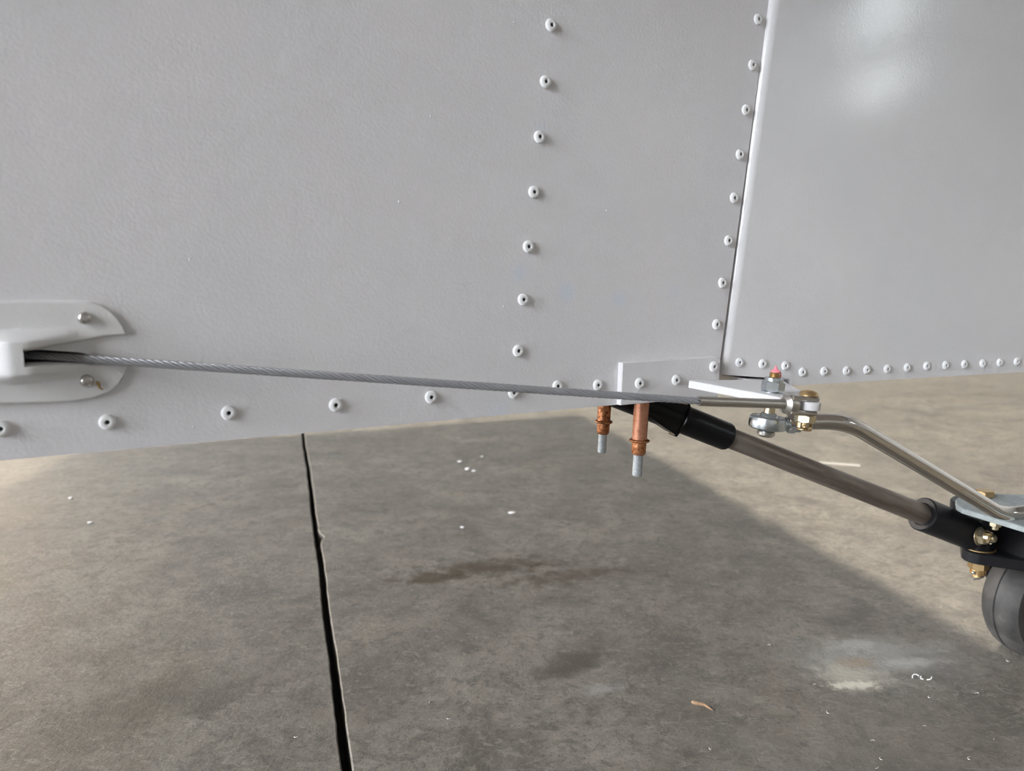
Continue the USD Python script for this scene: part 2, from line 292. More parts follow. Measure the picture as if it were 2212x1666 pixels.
# floor: two slabs either side of a sawn joint, dirt at the bottom of the cut
jpx = [(661, 962), (669, 1059), (682, 1169), (701, 1278), (716, 1383), (731, 1482), (746, 1582), (753, 1661)]
jp = np.array([at_z(x, y, 0)[:2] for x, y in jpx])
jd = np.linalg.svd(jp - jp.mean(0))[2][0]; jd = jd if jd[1] > 0 else -jd
jn = np.array([jd[1], -jd[0]]); jc = jp.mean(0)
rng = np.random.default_rng(4)
js = np.concatenate([[-6.5, -1.5], np.linspace(-.6, 2.2, 260), [3, 8]])
def jedge(side):
    w = meshkit.fbm(np.stack([js * 9, js * 0 + 7, js * 0], -1), 3, 5) * .004 - .002 + (meshkit.fbm(np.stack([js * 120, js * 0 + side * 31, js * 0], -1), 3, 9 + side) - .5) * .0011
    e = w + side * .0031
    if side > 0: e = e + .0055 * np.exp(-((js - np.dot(at_z(690, 1160, 0)[:2] - jc, jd)) / .011) ** 2)
    return jc + js[:, None] * jd + e[:, None] * jn
fl = thing('floor', 'grey concrete hangar floor split by one dark sawn joint', 'floor', (0, 0, 0)); fl.SetCustomDataByKey('kind', 'structure'); fl.ClearCustomDataByKey('category')
for side in (-1, 1):
    e = jedge(side)
    cut = e + side * .0010 * jn
    n = len(e); far = jc + js[:, None] * jd + side * 9 * jn
    v = np.vstack([np.column_stack([far, np.zeros(n)]), np.column_stack([cut, np.zeros(n)]), np.column_stack([e, np.full(n, -.0010)]), np.column_stack([e, np.full(n, -.06)])])
    k = np.arange(n - 1); f = []
    for l in range(3): f += [np.stack([l * n + k, l * n + k + 1, (l + 1) * n + k + 1], 1), np.stack([l * n + k, (l + 1) * n + k + 1, (l + 1) * n + k], 1)]
    f = np.vstack(f); f = f if side < 0 else f[:, ::-1]
    t = trimesh.Trimesh(v, f[:, ::-1], process=False)
    if t.face_normals[0][2] < 0: t.invert()
    struct('slab', t, 'concrete', fl)
b = jc + js[:, None] * jd; q = np.vstack([np.column_stack([b - .02 * jn, np.full(len(js), -.026)]), np.column_stack([b + .02 * jn, np.full(len(js), -.026)])])
k = np.arange(len(js) - 1); n = len(js)
t = trimesh.Trimesh(q, np.vstack([np.stack([k, n + k, n + k + 1], 1), np.stack([k, n + k + 1, k + 1], 1)]), process=False)
if t.face_normals[0][2] < 0: t.invert()
struct('joint_dirt', t, 'joint_dirt', fl)

f0, f1, fh_ = -5.0, -1.7, 2.7                             # open doorway added on the far side to light the floor
struct('wall_far', join(hbox(A0, f0, B1, B1 + .15, 0, HC), hbox(f1, A1, B1, B1 + .15, 0, HC), hbox(f0, f1, B1, B1 + .15, fh_, HC)), 'wall_sheet')
struct('wall_near', hbox(A0, A1, B0 - .15, B0, 0, HC), 'wall_sheet')
w0, w1, wz0, wz1 = -5.56, -4.80, 1.92, 3.22           # window in the aft wall
struct('wall_aft', join(hbox(A1, A1 + .15, B0, w0, 0, HC), hbox(A1, A1 + .15, w1, B1, 0, HC), hbox(A1, A1 + .15, w0, w1, 0, wz0), hbox(A1, A1 + .15, w0, w1, wz1, HC)), 'wall_sheet')
win = thing('window_1', 'two-light steel window in the aft hangar wall', 'window', hp(A1, w0, wz0)); win.SetCustomDataByKey('kind', 'structure'); win.ClearCustomDataByKey('category')
zm = 2.42
obj('window_frame', join(hbox(A1 + .03, A1 + .1, w0, w1, wz0, wz0 + .05), hbox(A1 + .03, A1 + .1, w0, w1, wz1 - .05, wz1), hbox(A1 + .03, A1 + .1, w0, w0 + .05, wz0 + .05, wz1 - .05), hbox(A1 + .03, A1 + .1, w1 - .05, w1, wz0 + .05, wz1 - .05), hbox(A1 + .03, A1 + .1, w0 + .05, w1 - .05, zm - .10, zm + .10)), 'wall_sheet', win, False)
for z0, z1 in ((wz0 + .05, zm - .10), (zm + .10, wz1 - .05)): obj('pane', hbox(A1 + .06, A1 + .066, w0 + .05, w1 - .05, z0, z1), 'pane', win, False)
d0, d1, dh = -2.9, 6.2, 4.3                              # the open hangar door ahead of the aircraft
struct('wall_front', join(hbox(A0 - .15, A0, B0, d0, 0, HC), hbox(A0 - .15, A0, d1, B1, 0, HC), hbox(A0 - .15, A0, d0, d1, dh, HC)), 'wall_sheet')
struct('ceiling', hbox(A0, A1, B0, B1, HC, HC + .12), 'ceiling_sheet')
struct('apron', hbox(A0 - 30, A1 + 16, B0 - 26, B1 + 26, -.16, -.10), 'apron_concrete')

LP = hp(1.45, 1.3, 4.12)
ob = thing('added_hangar', 'unseen beige hangar added across the apron to warm the floor reflection', 'building', hp(-4, B1 + 15, -.1)); ob.SetCustomDataByKey('kind', 'structure'); ob.ClearCustomDataByKey('category')  # added out of view so the floor reflects a warm wall
obj('wall', hbox(-24, 10, B1 + 15, B1 + 25, -.1, 7.5), 'beige_sheet', ob, False); obj('roof', hbox(-24.4, 10.4, B1 + 14.6, B1 + 25.4, 7.5, 7.85), 'wall_sheet', ob, False)
def high_bay(p, label):
    t = thing('ceiling_lamp', label, 'lamp', p)
    M = frame(p, (0, 0, 1))
    obj('housing', put(lathe([(0, .16), (.05, .16), (.06, .10), (.14, .02), (.145, 0), (.135, 0), (.05, .09), (0, .09)], 32), M), 'wall_sheet', t)
    obj('lamp_lens', put(lathe([(0, .02), (.075, .02), (.08, .028), (.0, .034)], 32), M), 'lamp_glow', t, label='glowing warm white lens')
    obj('stem', put(rod(.012, HC - p[2] - .16, .001, 12), frame(p + np.array([0, 0, .16]), (0, 0, 1))), 'wall_sheet', t)
high_bay(LP - [0, 0, .02], 'round warm high-bay lamp hanging above and behind the tail')

# ------------------------------------------------------------------ fuselage
FP = np.array([0, .41, 0]); FA = unit([1, .53, 0]); FN = unit([.53, -1, 0])
def onf(px, py, o=0.0): return at_plane(px, py, FP + FN * o, FN)
def fsz(P): return np.array([np.dot(P - FP, FA), P[2]])          # along the skin, height
def fworld(s, z, o=0.0): return FP + s * FA + o * FN + z * UP
FM = np.eye(4); FM[:3, 0], FM[:3, 1], FM[:3, 2], FM[:3, 3] = FA, UP, FN * -1, FP      # (s, z, inward)
FMo = FM.copy(); FMo[:3, 2] = np.cross(FA, UP)                                           # (s, z, outward)
assert np.allclose(FMo[:3, 2], FN)

ZB = .2290; ZT = .655
e_lo, e_hi = fsz(onf(1556, 775)), fsz(onf(1661, 0)); edge = lambda z: e_lo[0] + (z - e_lo[1]) * (e_hi[0] - e_lo[0]) / (e_hi[1] - e_lo[1])
SF = -3.6                                                        # the nose-ward end of what is built
fus = thing('airplane_fuselage', 'white painted airplane tail fuselage with rows of dome rivets', 'airplane', hp(0, 0, ZB))
skin_poly = [(SF, ZB), (edge(ZB), ZB), (edge(ZT), ZT), (SF, ZT + .25)]
slot = shapely.LineString([fsz(onf(30, 770)), fsz(onf(90, 770)), fsz(onf(140, 773)), fsz(onf(176, 776))]).buffer(.0027, 12)          # the slot the cable comes out of
skin = extrude(Polygon(skin_poly).difference(slot), .0011, -.0011)
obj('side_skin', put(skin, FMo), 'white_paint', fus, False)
mir = lambda P: P - 2 * np.dot(P - ORIGIN, E2) * E2               # mirror across the centreline
fs = put(skin, FMo); fs.vertices = np.array([mir(p) for p in fs.vertices]); fs.invert()
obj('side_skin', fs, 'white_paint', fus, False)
def strip(z, th, s0=SF, s1=None):
    a, b = fworld(s0, z, -.0012), fworld(edge(z) - .001 if s1 is None else s1, z, -.0012); c, d = mir(b), mir(a)
    v = [a, b, c, d] + [x + th * UP for x in (a, b, c, d)]
    return m3.Manifold.hull_points(np.array(v))
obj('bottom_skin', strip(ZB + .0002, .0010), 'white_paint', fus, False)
top = [fworld(SF, ZT + .249, -.0012), fworld(edge(ZT) - .002, ZT - .001, -.0012)]; top += [mir(p) for p in top]; top += [p + np.array([0, 0, .0012]) for p in top]
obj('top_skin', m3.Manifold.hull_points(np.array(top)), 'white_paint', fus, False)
post = [fworld(edge(ZB) - .030, ZB + .002, -.0012), fworld(edge(ZB) - .018, ZB + .002, -.0012), fworld(edge(ZT) - .030, ZT - .004, -.0012), fworld(edge(ZT) - .018, ZT - .004, -.0012)]
obj('stern_post', m3.Manifold.hull_points(np.array(post + [mir(p) for p in post])), 'white_paint', fus, False)

bk = [fworld(SF + .02, ZB + .002, -.0012), fworld(SF + .024, ZB + .002, -.0012), fworld(SF + .02, ZT + .247, -.0012), fworld(SF + .024, ZT + .247, -.0012)]
obj('added_end_cap', m3.Manifold.hull_points(np.array(bk + [mir(p) for p in bk])), 'white_paint', fus, False)  # unseen end panel, added to keep daylight out of the hollow fuselage

# gusset plate bolted over the corner
gp = [fsz(onf(x, y, .0046)) for x, y in ((1345, 784), (1549, 771), (1557, 777))]; gp_b = fsz(onf(1341, 876, .0046))
gz = gp_b[1]; gpoly = Polygon([gp_b, (gp[2][0] + (gz - gp[2][1]) * .05, gz), gp[2], gp[1], gp[0]])
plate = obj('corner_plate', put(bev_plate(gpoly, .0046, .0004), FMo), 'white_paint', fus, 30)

def dome_profile(R=.00345, H=.00165, h=.00094):
    out = [(R, 0), (R, .0002)]
    for a in np.linspace(0, 1, 9)[1:]:
        r = R - (R - h * 1.75) * a; out.append((r, .0002 + (H - .0002) * math.sqrt(max(0, 1 - ((r - h * 1.75) / (R - h * 1.75)) ** 2))))
    return out + [(h * 1.35, H * .985), (h * 1.1, H * .88), (h, H * .72), (h, .00012)]
RIV = lathe(dome_profile(), 36); RIVS = lathe(dome_profile(.0032, .0015, .0008), 36)
def rivet(parent, P, n, deep=True, mesh=RIV, h=.00088):
    M = frame(P, n, FA); r = obj('rivet', put(mesh, M), 'rivet_paint', parent, 40)
    obj('mandrel', put(lathe([(0, .0002 if deep else .00085), (h * .55, .0002 if deep else .0008), (h * .99, .0001 if deep else .0004)], 14), M), 'mandrel_steel', r, True)
col = [(1190, 55), (1178, 177), (1165, 296), (1153, 415), (1141, 533), (1130, 647), (1119, 758)]
edgecol = [(1637, 42), (1625, 141), (1611, 238), (1598, 334), (1585, 428), (1573, 520), (1560, 611), (1547, 701)]
def more(p, q, n): return [p + (p - q) * k for k in range(1, n + 1)]         # the row goes on beyond the frame at the same pitch
for P in more(onf(*col[0]), onf(*col[1]), 6): rivet(fus, P, FN, False)
for x, y in col: rivet(fus, onf(x, y), FN, False)
for P in more(onf(*edgecol[0]), onf(*edgecol[1]), 6): rivet(fus, P, FN)
for x, y in edgecol: rivet(fus, onf(x, y), FN)
for P in more(onf(2, 926), onf(232, 912), 8): rivet(fus, P, FN)
for x, y in [(2, 926), (232, 912), (494, 892), (725, 875), (931, 858), (1109, 848), (1204, 834), (1291, 832)]: rivet(fus, onf(x, y), FN)
for x, y in [(1381, 828), (1460, 821), (1541, 792)]: rivet(fus, onf(x, y, .0046), FN)

for x, y in [(1110, 48), (862, 436), (410, 560), (1088, 662), (1657 - 90, 640), (418, 922), (930, 250), (1310, 455)]:
    nm = trimesh.creation.icosphere(2, .00055); nm.vertices[:, 2] *= .7; obj('paint_nib', put(nm, frame(onf(x, y), FN)), 'rivet_paint', fus, True)

# cable fairing with its tunnel and V-shaped mouth
Q = lambda x, y: fsz(onf(x, y))
s_open = Q(57, 770)[0]; s_end = Q(272, 722)[0]; s_l = Q(-330, 770)[0]
def curve(pts): a = np.array([Q(*p) for p in pts]); o = np.argsort(a[:, 0]); return a[o]
c_top = curve([(-330, 764), (-326, 722), (-312, 692), (-286, 668), (-250, 656), (-100, 651), (0, 650), (100, 649), (195, 651), (218, 658), (235, 668), (248, 680), (258, 693), (266, 706), (271, 718), (272.5, 722.5)])
c_nu = curve([(57, 757), (100, 750), (150, 742), (190, 735), (225, 727), (272, 723)])
c_nl = curve([(57, 783), (95, 782), (175, 783), (225, 785), (275, 788)])
c_bot = curve([(-330, 764), (-326, 808), (-312, 840), (-286, 864), (-250, 877), (-100, 876), (0, 873), (100, 870), (150, 868), (200, 861), (235, 849), (255, 832), (268, 812), (274, 794), (275, 789)])
zc = Q(57, 770)[1]
def ss(x): x = np.clip(x, 0, 1); return x * x * (3 - 2 * x)
s_fade = Q(195, 770)[0]
def fh(s, z):
    fade = 1 - ss((s - s_open) / (s_fade - s_open))
    rise = .30 + .70 * ss((s - s_r0) / (s_r1 - s_r0))
    d = np.abs(z - zc); bump = 1 - ss((d - .0062) / .0056)
    return .0016 + .0092 * bump * fade * rise * 1.0
s_r0, s_r1 = Q(-40, 770)[0], Q(36, 770)[0]
def strip_mesh(S, lo, hi, nz=34, rim=(True, True), ends=(False, False)):
    u = np.linspace(0, 1, nz); s = np.repeat(S[:, None], nz, 1); zl, zh = lo(S)[:, None], hi(S)[:, None]; z = zl + (zh - zl) * u
    o = fh(s, z)
    edge_d = np.minimum(np.where(rim[1], (zh - z), 9), np.where(rim[0], (z - zl), 9)); o = np.where(edge_d < .0009, o * (.45 + .55 * np.sqrt(np.clip(edge_d / .0009, 0, 1))), o)
    cols = [np.stack([s, z, o], -1)]
    lo0, hi0 = cols[0][:, :1] * [1, 1, 0], cols[0][:, -1:] * [1, 1, 0]
    g = np.concatenate([lo0, cols[0], hi0], 1); ns, nn = g.shape[:2]
    i, j = np.meshgrid(np.arange(ns - 1), np.arange(nn - 1), indexing='ij'); a = i * nn + j
    q = np.stack([a, a + nn, a + nn + 1, a + 1], -1).reshape(-1, 4)
    t = trimesh.Trimesh(g.reshape(-1, 3), np.vstack([q[:, [0, 1, 2]], q[:, [0, 2, 3]]]), process=False)
    return t
I = lambda c: (lambda S: np.interp(S, c[:, 0], c[:, 1]))
S1 = s_l + (s_open - s_l) * (1 - np.cos(np.linspace(0, math.pi / 2, 90))); S2 = s_open + (s_end - s_open) * np.sin(np.linspace(0, math.pi / 2, 60)); S3 = s_open + (Q(275, 788)[0] - s_open) * np.sin(np.linspace(0, math.pi / 2, 60))
parts = [strip_mesh(S1, I(c_bot), I(c_top), 110), strip_mesh(S2, I(c_nu), I(c_top)), strip_mesh(S3, I(c_bot), I(c_nl))]
# rim wall of the mouth, above and below the hole
zz = np.linspace(I(c_bot)(np.array([s_open]))[0], I(c_top)(np.array([s_open]))[0], 110); zlo, zhi = Q(57, 783)[1], Q(57, 757)[1]
v, f = [], []
for k, z in enumerate(zz):
    o1 = float(fh(np.array(s_open), np.array(z))); o0 = float(fh(np.array(s_open + 2e-9), np.array(z))) if not zlo < z < zhi else max(.0005, o1 - .0016)
    v += [(s_open, z, o0), (s_open, z, o1)]
    if k: f += [(2 * k - 2, 2 * k, 2 * k + 1), (2 * k - 2, 2 * k + 1, 2 * k - 1)]
parts.append(trimesh.Trimesh(v, f, process=False))
fair = join(*parts); fairing = obj('cable_fairing', put(fair, FMo), 'fairing_paint', fus, 35, label='moulded white fairing with a tunnel where the cable exits')
def pan_screw(px, py):
    M = frame(onf(px, py, .0016), FN, FA + .5 * UP)
    hd = m3.Manifold.revolve(m3.CrossSection([[(0, 0), (.0026, 0), (.0026, .0007), (.0024, .0014), (.0018, .0020), (.0010, .0023), (0, .0024)]]), 40)
    for r in (0, 90): hd = hd - m3.Manifold.cube([.0030, .0008, .003], True).translate([0, 0, .0023]).rotate([0, 0, r])
    obj('screw', put(tm(hd), M), 'screw_steel', fairing, 30, label='stainless cross-head pan screw')
pan_screw(183, 687); pan_screw(188, 822)

# ------------------------------------------------------------------ rudder
RT = .38; RA = unit([1, RT, 0]); RN = unit([RT, -1, 0]); RP = onf(1579, 765) + RN * .0020
def onr(px, py, o=0.0): return at_plane(px, py, RP + RN * o, RN)
RMo = np.eye(4); RMo[:3, 0], RMo[:3, 1], RMo[:3, 2], RMo[:3, 3] = RA, UP, RN, RP * [1, 1, 0]
rsz = lambda P: np.array([np.dot(P - RP, RA), P[2]])
rz_b = rsz(onr(1960, 818.5))[1]; r0, r1 = rsz(onr(1580, 770)), rsz(onr(1687, 0)); kk = (r1[0] - r0[0]) / (r1[1] - r0[1])
RAD = .0060; TW = .048
prof = [(-RAD, -TW + .006), (-RAD, -RAD)] + [(-RAD * math.cos(a), -RAD + RAD * math.sin(a)) for a in np.linspace(0, math.pi / 2, 9)[1:]] + [(.36, -.012), (.365, -.014), (.36, -.016), (0, -TW)]
prof[-4:-1] = [(.36, 0.0), (.364, -.003), (.36, -.006)]
ztop = 1.05
sec = m3.CrossSection([prof if m3.CrossSection([prof]).area() > 0 else prof[::-1]])
body = sec.extrude(ztop - rz_b)                                                   # (q, o, height)
sh = np.array([[1, 0, kk, r0[0] - kk * (r0[1] - rz_b)], [0, 1, 0, 0], [0, 0, 1, rz_b]], float); body = body.transform(sh)
nz = [rsz(onr(1560, 811))[1], rsz(onr(1708, 820))[1]]; nq = rsz(onr(1709.5, 826))[0]
nz = [max(nz[0], .2412 + .0005), max(nz[1], .2412 - .10 * (RP[0] + RA[0] * nq - .137) + .0006)]
notch = m3.Manifold.hull_points(np.array([(q, o, z) for o in (-.2, .1) for q, z in ((-.03, 0), (nq, 0), (nq, nz[1]), (-.03, nz[0] + (nz[0] - nz[1]) * .5))]))
body = body - notch
RMx = np.eye(4); RMx[:3, 0], RMx[:3, 1], RMx[:3, 2], RMx[:3, 3] = RA, RN, UP, RP * [1, 1, 0]
bt = put(tm(body), RMx)
if bt.volume < 0: bt.invert()
rud = thing('rudder', 'white painted airplane rudder hinged behind the fuselage', 'rudder', RP * [1, 1, 0] + rz_b * UP)
obj('rudder_skin', bt, 'rudder_paint', rud, 40)
for x, y in [(1597, 783), (1647, 786), (1696, 790), (1733, 804), (1780, 802), (1828, 801), (1872, 799), (1916, 797), (1959, 794), (2001, 791), (2042, 789), (2083, 787), (2122, 785), (2159, 783), (2196, 781)]:
    rivet(rud, onr(x, y), RN, True, RIVS, .0008)
for P in more(onr(2196, 781), onr(2159, 783), 7): rivet(rud, P, RN, True, RIVS, .0008)

# horn plate: square to the tilted hinge, so it slopes down aft
HN = unit(UP + .10 * np.array([1, 0, 0])); HP0 = np.array([.137, .483, .2412]); HTH = .0046
def onh(px, py, o=0.0): return at_plane(px, py, HP0 + HN * o, HN)
HX = unit(FA - HN * np.dot(FA, HN)); HY = np.cross(HN, HX); HM = np.eye(4); HM[:3, 0], HM[:3, 1], HM[:3, 2], HM[:3, 3] = HX, HY, HN, HP0
hxy = lambda P: np.array([np.dot(P - HP0, HX), np.dot(P - HP0, HY)])
tip = hxy(onh(1745, 866)); RTIP = .0068
lt = hxy(onh(1489, 822)); lt2 = hxy(onh(1500, 820.5)); rr = hxy(onh(1689, 821))
cir = shapely.Point(tip).buffer(RTIP, 24)
hpoly = shapely.union_all([Polygon([lt, lt2, rr]).convex_hull, cir]).convex_hull
he = hxy(fworld(edge(.243) + .0032, 0, .0052)); far_ext = Polygon([he, rr, rr + [.014, .012], rr + [.014, .06], he + [-.004, .06], he + [-.004, .004]])
hpoly = shapely.union_all([hpoly.convex_hull.buffer(.0003), far_ext.buffer(.0003)]).buffer(-.0003)
hpoly = Polygon(max(getattr(hpoly, 'geoms', [hpoly]), key=lambda g: g.area).exterior).simplify(.00005)
obj('horn_plate', put(bev_plate(hpoly, HTH, .00035), HM @ np.array([[1, 0, 0, 0], [0, 1, 0, 0], [0, 0, 1, -HTH], [0, 0, 0, 1]])), 'white_paint', rud, 30, label='white control horn plate')

# ------------------------------------------------------------------ rudder cable
PIN = HP0 + HX * tip[0] + HY * tip[1] - HN * HTH / 2                              # pin centre at mid plate
RC = at_y(1508, 866.5, .368); LC = onf(138, 772.5, -.0004)
cax = unit(PIN - RC); ca = unit(RC - LC)
cab = thing('rudder_cable', 'grey stranded steel cable running from the fairing to the rudder horn', 'cable', LC)
R = .00186; rs = R * .335; hr = R - rs; L0 = np.linalg.norm(RC - LC) + .05; start = LC - ca * .05; lay = .0195
Fm = frame(start, ca); strands = []
sm = np.linspace(0, L0, 420)
for k in range(6):
    a = 2 * math.pi * (k / 6 + sm / lay)
    strands.append(tube_path((start + np.outer(sm, ca)) + hr * (np.outer(np.cos(a), Fm[:3, 0]) + np.outer(np.sin(a), Fm[:3, 1])), rs, 10))
for s in strands: obj('strand', s, 'cable_steel', cab, True)
obj('core', tube_path(np.array([start, (start + RC) / 2, RC]), rs * 1.15, 10), 'cable_steel', cab, True)
# swaged fork end
term_l = np.linalg.norm(PIN - RC); FX = cax; FZ = unit(HN - FX * np.dot(HN, FX)); FY = np.cross(FZ, FX)
FF = np.eye(4); FF[:3, 0], FF[:3, 1], FF[:3, 2], FF[:3, 3] = FX, FY, FZ, PIN
TL = term_l; lathe_x = np.array([[0, 0, 1, 0], [0, 1, 0, 0], [-1, 0, 0, 0], [0, 0, 0, 1.0]])   # z axis -> x axis
neck = .0152
barrel = lathe([(R * .95, -TL), (.00235, -TL), (.0025, -TL + .0004), (.0025, -neck - .004), (.0029, -neck - .0015), (.0052, -neck + .0003), (.0057, -neck + .0030), (.0054, -neck + .0052), (.0040, -neck + .0066), (0, -neck + .0070)], 36)
gap = HTH / 2 + .0001
lug = Polygon([(-neck + .001, -.0046), (0, -.0052)] + [(.0058 * math.sin(a), -.0058 * math.cos(a)) for a in np.linspace(.3, math.pi - .3, 15)] + [(0, .0052), (-neck + .001, .0046)])
obj('fork_end', put(join(put(barrel, lathe_x), bev_plate(lug, .0028, .0009).apply_translation([0, 0, gap]), bev_plate(lug, .0028, .0009).apply_translation([0, 0, -gap - .0028])), FF), 'terminal_steel', cab, 35, label='swaged steel fork terminal')
cpin = obj('clevis_pin', put(lathe([(0, -.0122), (.0024, -.0122), (.0027, -.0117), (.0024, gap + .0028), (.0050, gap + .0028), (.0051, gap + .0033), (.0044, gap + .0045), (.0030, gap + .0054), (.0015, gap + .0058), (0, gap + .0059)], 36), FF), 'gold_zinc', cab, 40, label='gold dome-headed clevis pin')
nutz = -gap - .0028 - .0072
obj('castle_nut', put(castle_nut(.0098, .0072).apply_transform(trimesh.transformations.rotation_matrix(math.pi, [1, 0, 0])).apply_translation([0, 0, -gap - .0028]), FF @ trimesh.transformations.rotation_matrix(.12, [0, 0, 1])), 'pale_gold', cpin, 25, label='castellated nut under the horn')
cp = [PIN + FF[:3, :3] @ np.array(p) for p in ((.004, -.006, nutz + .0012), (0, -.0052, nutz + .0013), (-.0045, -.0052, nutz + .0013), (-.0058, -.0040, nutz + .0013), (-.0056, -.002, nutz + .0013))]
loop = [PIN + FF[:3, :3] @ np.array((.0038 * math.cos(a), .0038 * math.sin(a), nutz - .0008)) for a in np.linspace(math.pi * .95, math.pi * 2.1, 20)]
obj('cotter_pin', join(tube_path(loop, .0006, 10), put(trimesh.creation.icosphere(2, .0013), frame(cp[2], UP))), 'gold_zinc', cpin, True, label='gold cotter pin')

# ------------------------------------------------------------------ chrome steering link with rod end
BOLT = onh(1668, 848); bz = HN
link = thing('steering_link', 'bent chrome steering rod from the rudder horn to the tailwheel', 'steering rod', at_z(2120, 1100, .139))
RE = BOLT - bz * .0175                                                             # rod end ball centre
nax = unit(at_y(1712, 911, RE[1] + .008) - RE)
B = frame(RE, bz, nax)
pts = [RE + nax * .010, at_y(1826, 909, .420), at_y(2166, 1113, .490), at_y(2345, 1090, .497)]
pts[0] = RE + unit(pts[1] - RE) * .012; nax = unit(pts[1] - RE); B = frame(RE, bz, nax)
path = bend(pts, [.016, .013]); flat = np.ones(len(path))
obj('link_rod', tube_path(np.vstack([path[:-1], np.linspace(path[-2], path[-1], 12)[1:]]), .0048, 40), 'chrome', link, True, label='polished chrome rod')
ring = lathe([(.0066, -.0038), (.0092, -.0038), (.0102, -.0030), (.0106, -.0012), (.0106, .0012), (.0102, .0030), (.0092, .0038), (.0066, .0038), (.0062, .0030), (.0062, -.0030), (.0066, -.0038)], 44)
shank = put(rod(.0040, .011, .0006), B @ np.array([[0, 0, 1, .0085], [0, 1, 0, 0], [-1, 0, 0, 0], [0, 0, 0, 1.0]]))
rend = obj('rod_end', join(put(ring, B), shank), 'zinc', link, 35, label='bright zinc rod end bearing')
obj('bearing_ball', put(lathe([(.0032, -.0055), (.0042, -.0055), (.0058, -.003), (.0064, 0), (.0058, .003), (.0042, .0055), (.0032, .0055)], 36), B), 'zinc', rend, True)
obj('jam_nut', put(tm(hexbar(.0088, .0046)), B @ np.array([[0, 0, 1, .0118], [0, 1, 0, 0], [-1, 0, 0, 0], [0, 0, 0, 1.0]])), 'zinc', link, 25)
obj('bolt_head', put(lathe([(0, -.0030), (.0034, -.0030), (.0048, -.0018), (.0050, 0), (0, 0)], 32), frame(RE - bz * .0054, bz)), 'screw_steel', link, 30)
bolt = obj('pivot_bolt', put(rod(.0031, .0185 + .0095, .0004), frame(RE - bz * .0056, bz)), 'pale_gold', link, 30, label='gold bolt through the horn and rod end')
NT = frame(BOLT, bz, unit([1, .75, 0]))
nut = tm(hexbar(.0112, .0060)); coll = lathe([(.0031, .0088), (.0044, .0088), (.0051, .0083), (.0053, .0074), (.0053, .0050), (.0031, .0050), (.0031, .0088)], 40)
obj('lock_nut', put(join(rod(.0064, .0006, .0002), put(nut, frame((0, 0, .0006), (0, 0, 1))), coll), NT), 'zinc', link, 25, label='zinc lock nut on top of the horn')
obj('bolt_tip', put(thread(.0031, .0030), frame(BOLT + bz * .0084, bz)), 'gold_zinc', bolt, 30)
blob = trimesh.creation.icosphere(3, 1.0); bv = blob.vertices.copy()
bv = bv * [.0030, .0026, .0013] * (1 + .30 * (meshkit.noise(bv * 2.3 + 5) - .5)[:, None]); bv[:, 2] += .0022 * np.exp(-((bv[:, 0] + .0006) ** 2 + bv[:, 1] ** 2) / .0009 ** 2); blob.vertices = bv + [.0005, 0, .0120]
drip = trimesh.creation.icosphere(2, .0012); drip.vertices = drip.vertices * [.8, .9, 1.7] + [.0036, -.0008, .0098]
obj('torque_seal', put(join(blob, drip), NT), 'pink_seal', link, True, label='pink blob of torque seal')

# ------------------------------------------------------------------ tail spring with its sockets
sA, sB = at_y(1430, 888, .490), at_y(1995, 1112, .545); sd = unit(sB - sA)
spr = thing('tail_spring', 'bare steel tail spring rod sloping from a black socket down to the tailwheel', 'tail spring', sA)
j1 = sA + sd * (np.linalg.norm(at_y(1572, 945, .503) - sA))
obj('spring_rod', tube_path(np.array([j1 - sd * .01, j1, (j1 + sB) / 2, sB, sB + sd * .03]), np.array([.0072, .0072, .0074, .0080, .0080]), 40), 'bare_steel', spr, True, label='bare mill-scaled steel rod')
def hollow(r, ri, l, n=44, c=.0008): return lathe([(ri, .004), (ri, c * .5), (ri + c * .5, 0), (r - c, 0), (r, c), (r, l - c), (r - c, l), (0, l)], n)
soc = obj('upper_socket', put(lathe([(0, -.055), (.0096, -.055), (.0098, -.05), (.0098, np.linalg.norm(j1 - sA) - .0022), (.0092, np.linalg.norm(j1 - sA) - .0006), (.0078, np.linalg.norm(j1 - sA)), (.0074, np.linalg.norm(j1 - sA) - .002)], 44), frame(sA, sd)), 'black_gloss', spr, 40, label='glossy black painted socket tube')
fl_c = at_y(1466, 899, .492)
Cf = frame(fl_c + sd * .0, sd, UP)
col_poly = shapely.union_all([shapely.Point(0, 0).buffer(.0112, 24), Polygon([(-.0136, -.0045), (-.0136, .0045), (0, .010), (0, -.010)])]).convex_hull
obj('weld_collar', put(bev_plate(col_poly, .0024, .0006), Cf), 'black_gloss', soc, 35)
gus = Polygon([(-.0125, -.001), (-.006, -.034), (.004, -.05), (.008, -.05), (.008, 0)])
G = np.eye(4); sxn = unit(np.cross(sd, np.cross(UP, sd))); G[:3, 0] = unit(UP - sd * np.dot(UP, sd)); G[:3, 1] = sd; G[:3, 2] = np.cross(G[:3, 0], sd); G[:3, 3] = fl_c
obj('gusset', put(extrude(gus, .016, -.008), G), 'black_gloss', soc, 30)
KP = np.array([*at_y(2120, 1150, .556)[:2], 0.0])                                  # king pin axis
AW = unit([.958, .287, 0]); NW = unit([.287, -.958, 0])
l2 = np.linalg.norm(KP[:2] - sB[:2]) / np.linalg.norm(sd[:2]) - .006
tw = thing('tailwheel_assembly', 'black painted tailwheel fork with a dusty solid rubber tyre on the floor', 'tailwheel', KP)
low = obj('lower_socket', put(hollow(.0130, .0084, l2), frame(sB - sd * .002, sd)), 'black_paint', tw, 40, label='black socket tube gripping the end of the tail spring')
obj('king_bushing', put(rod(.0098, .0265, .0008), frame(KP + [0, 0, .0980], UP)), 'black_gloss', low, 40)
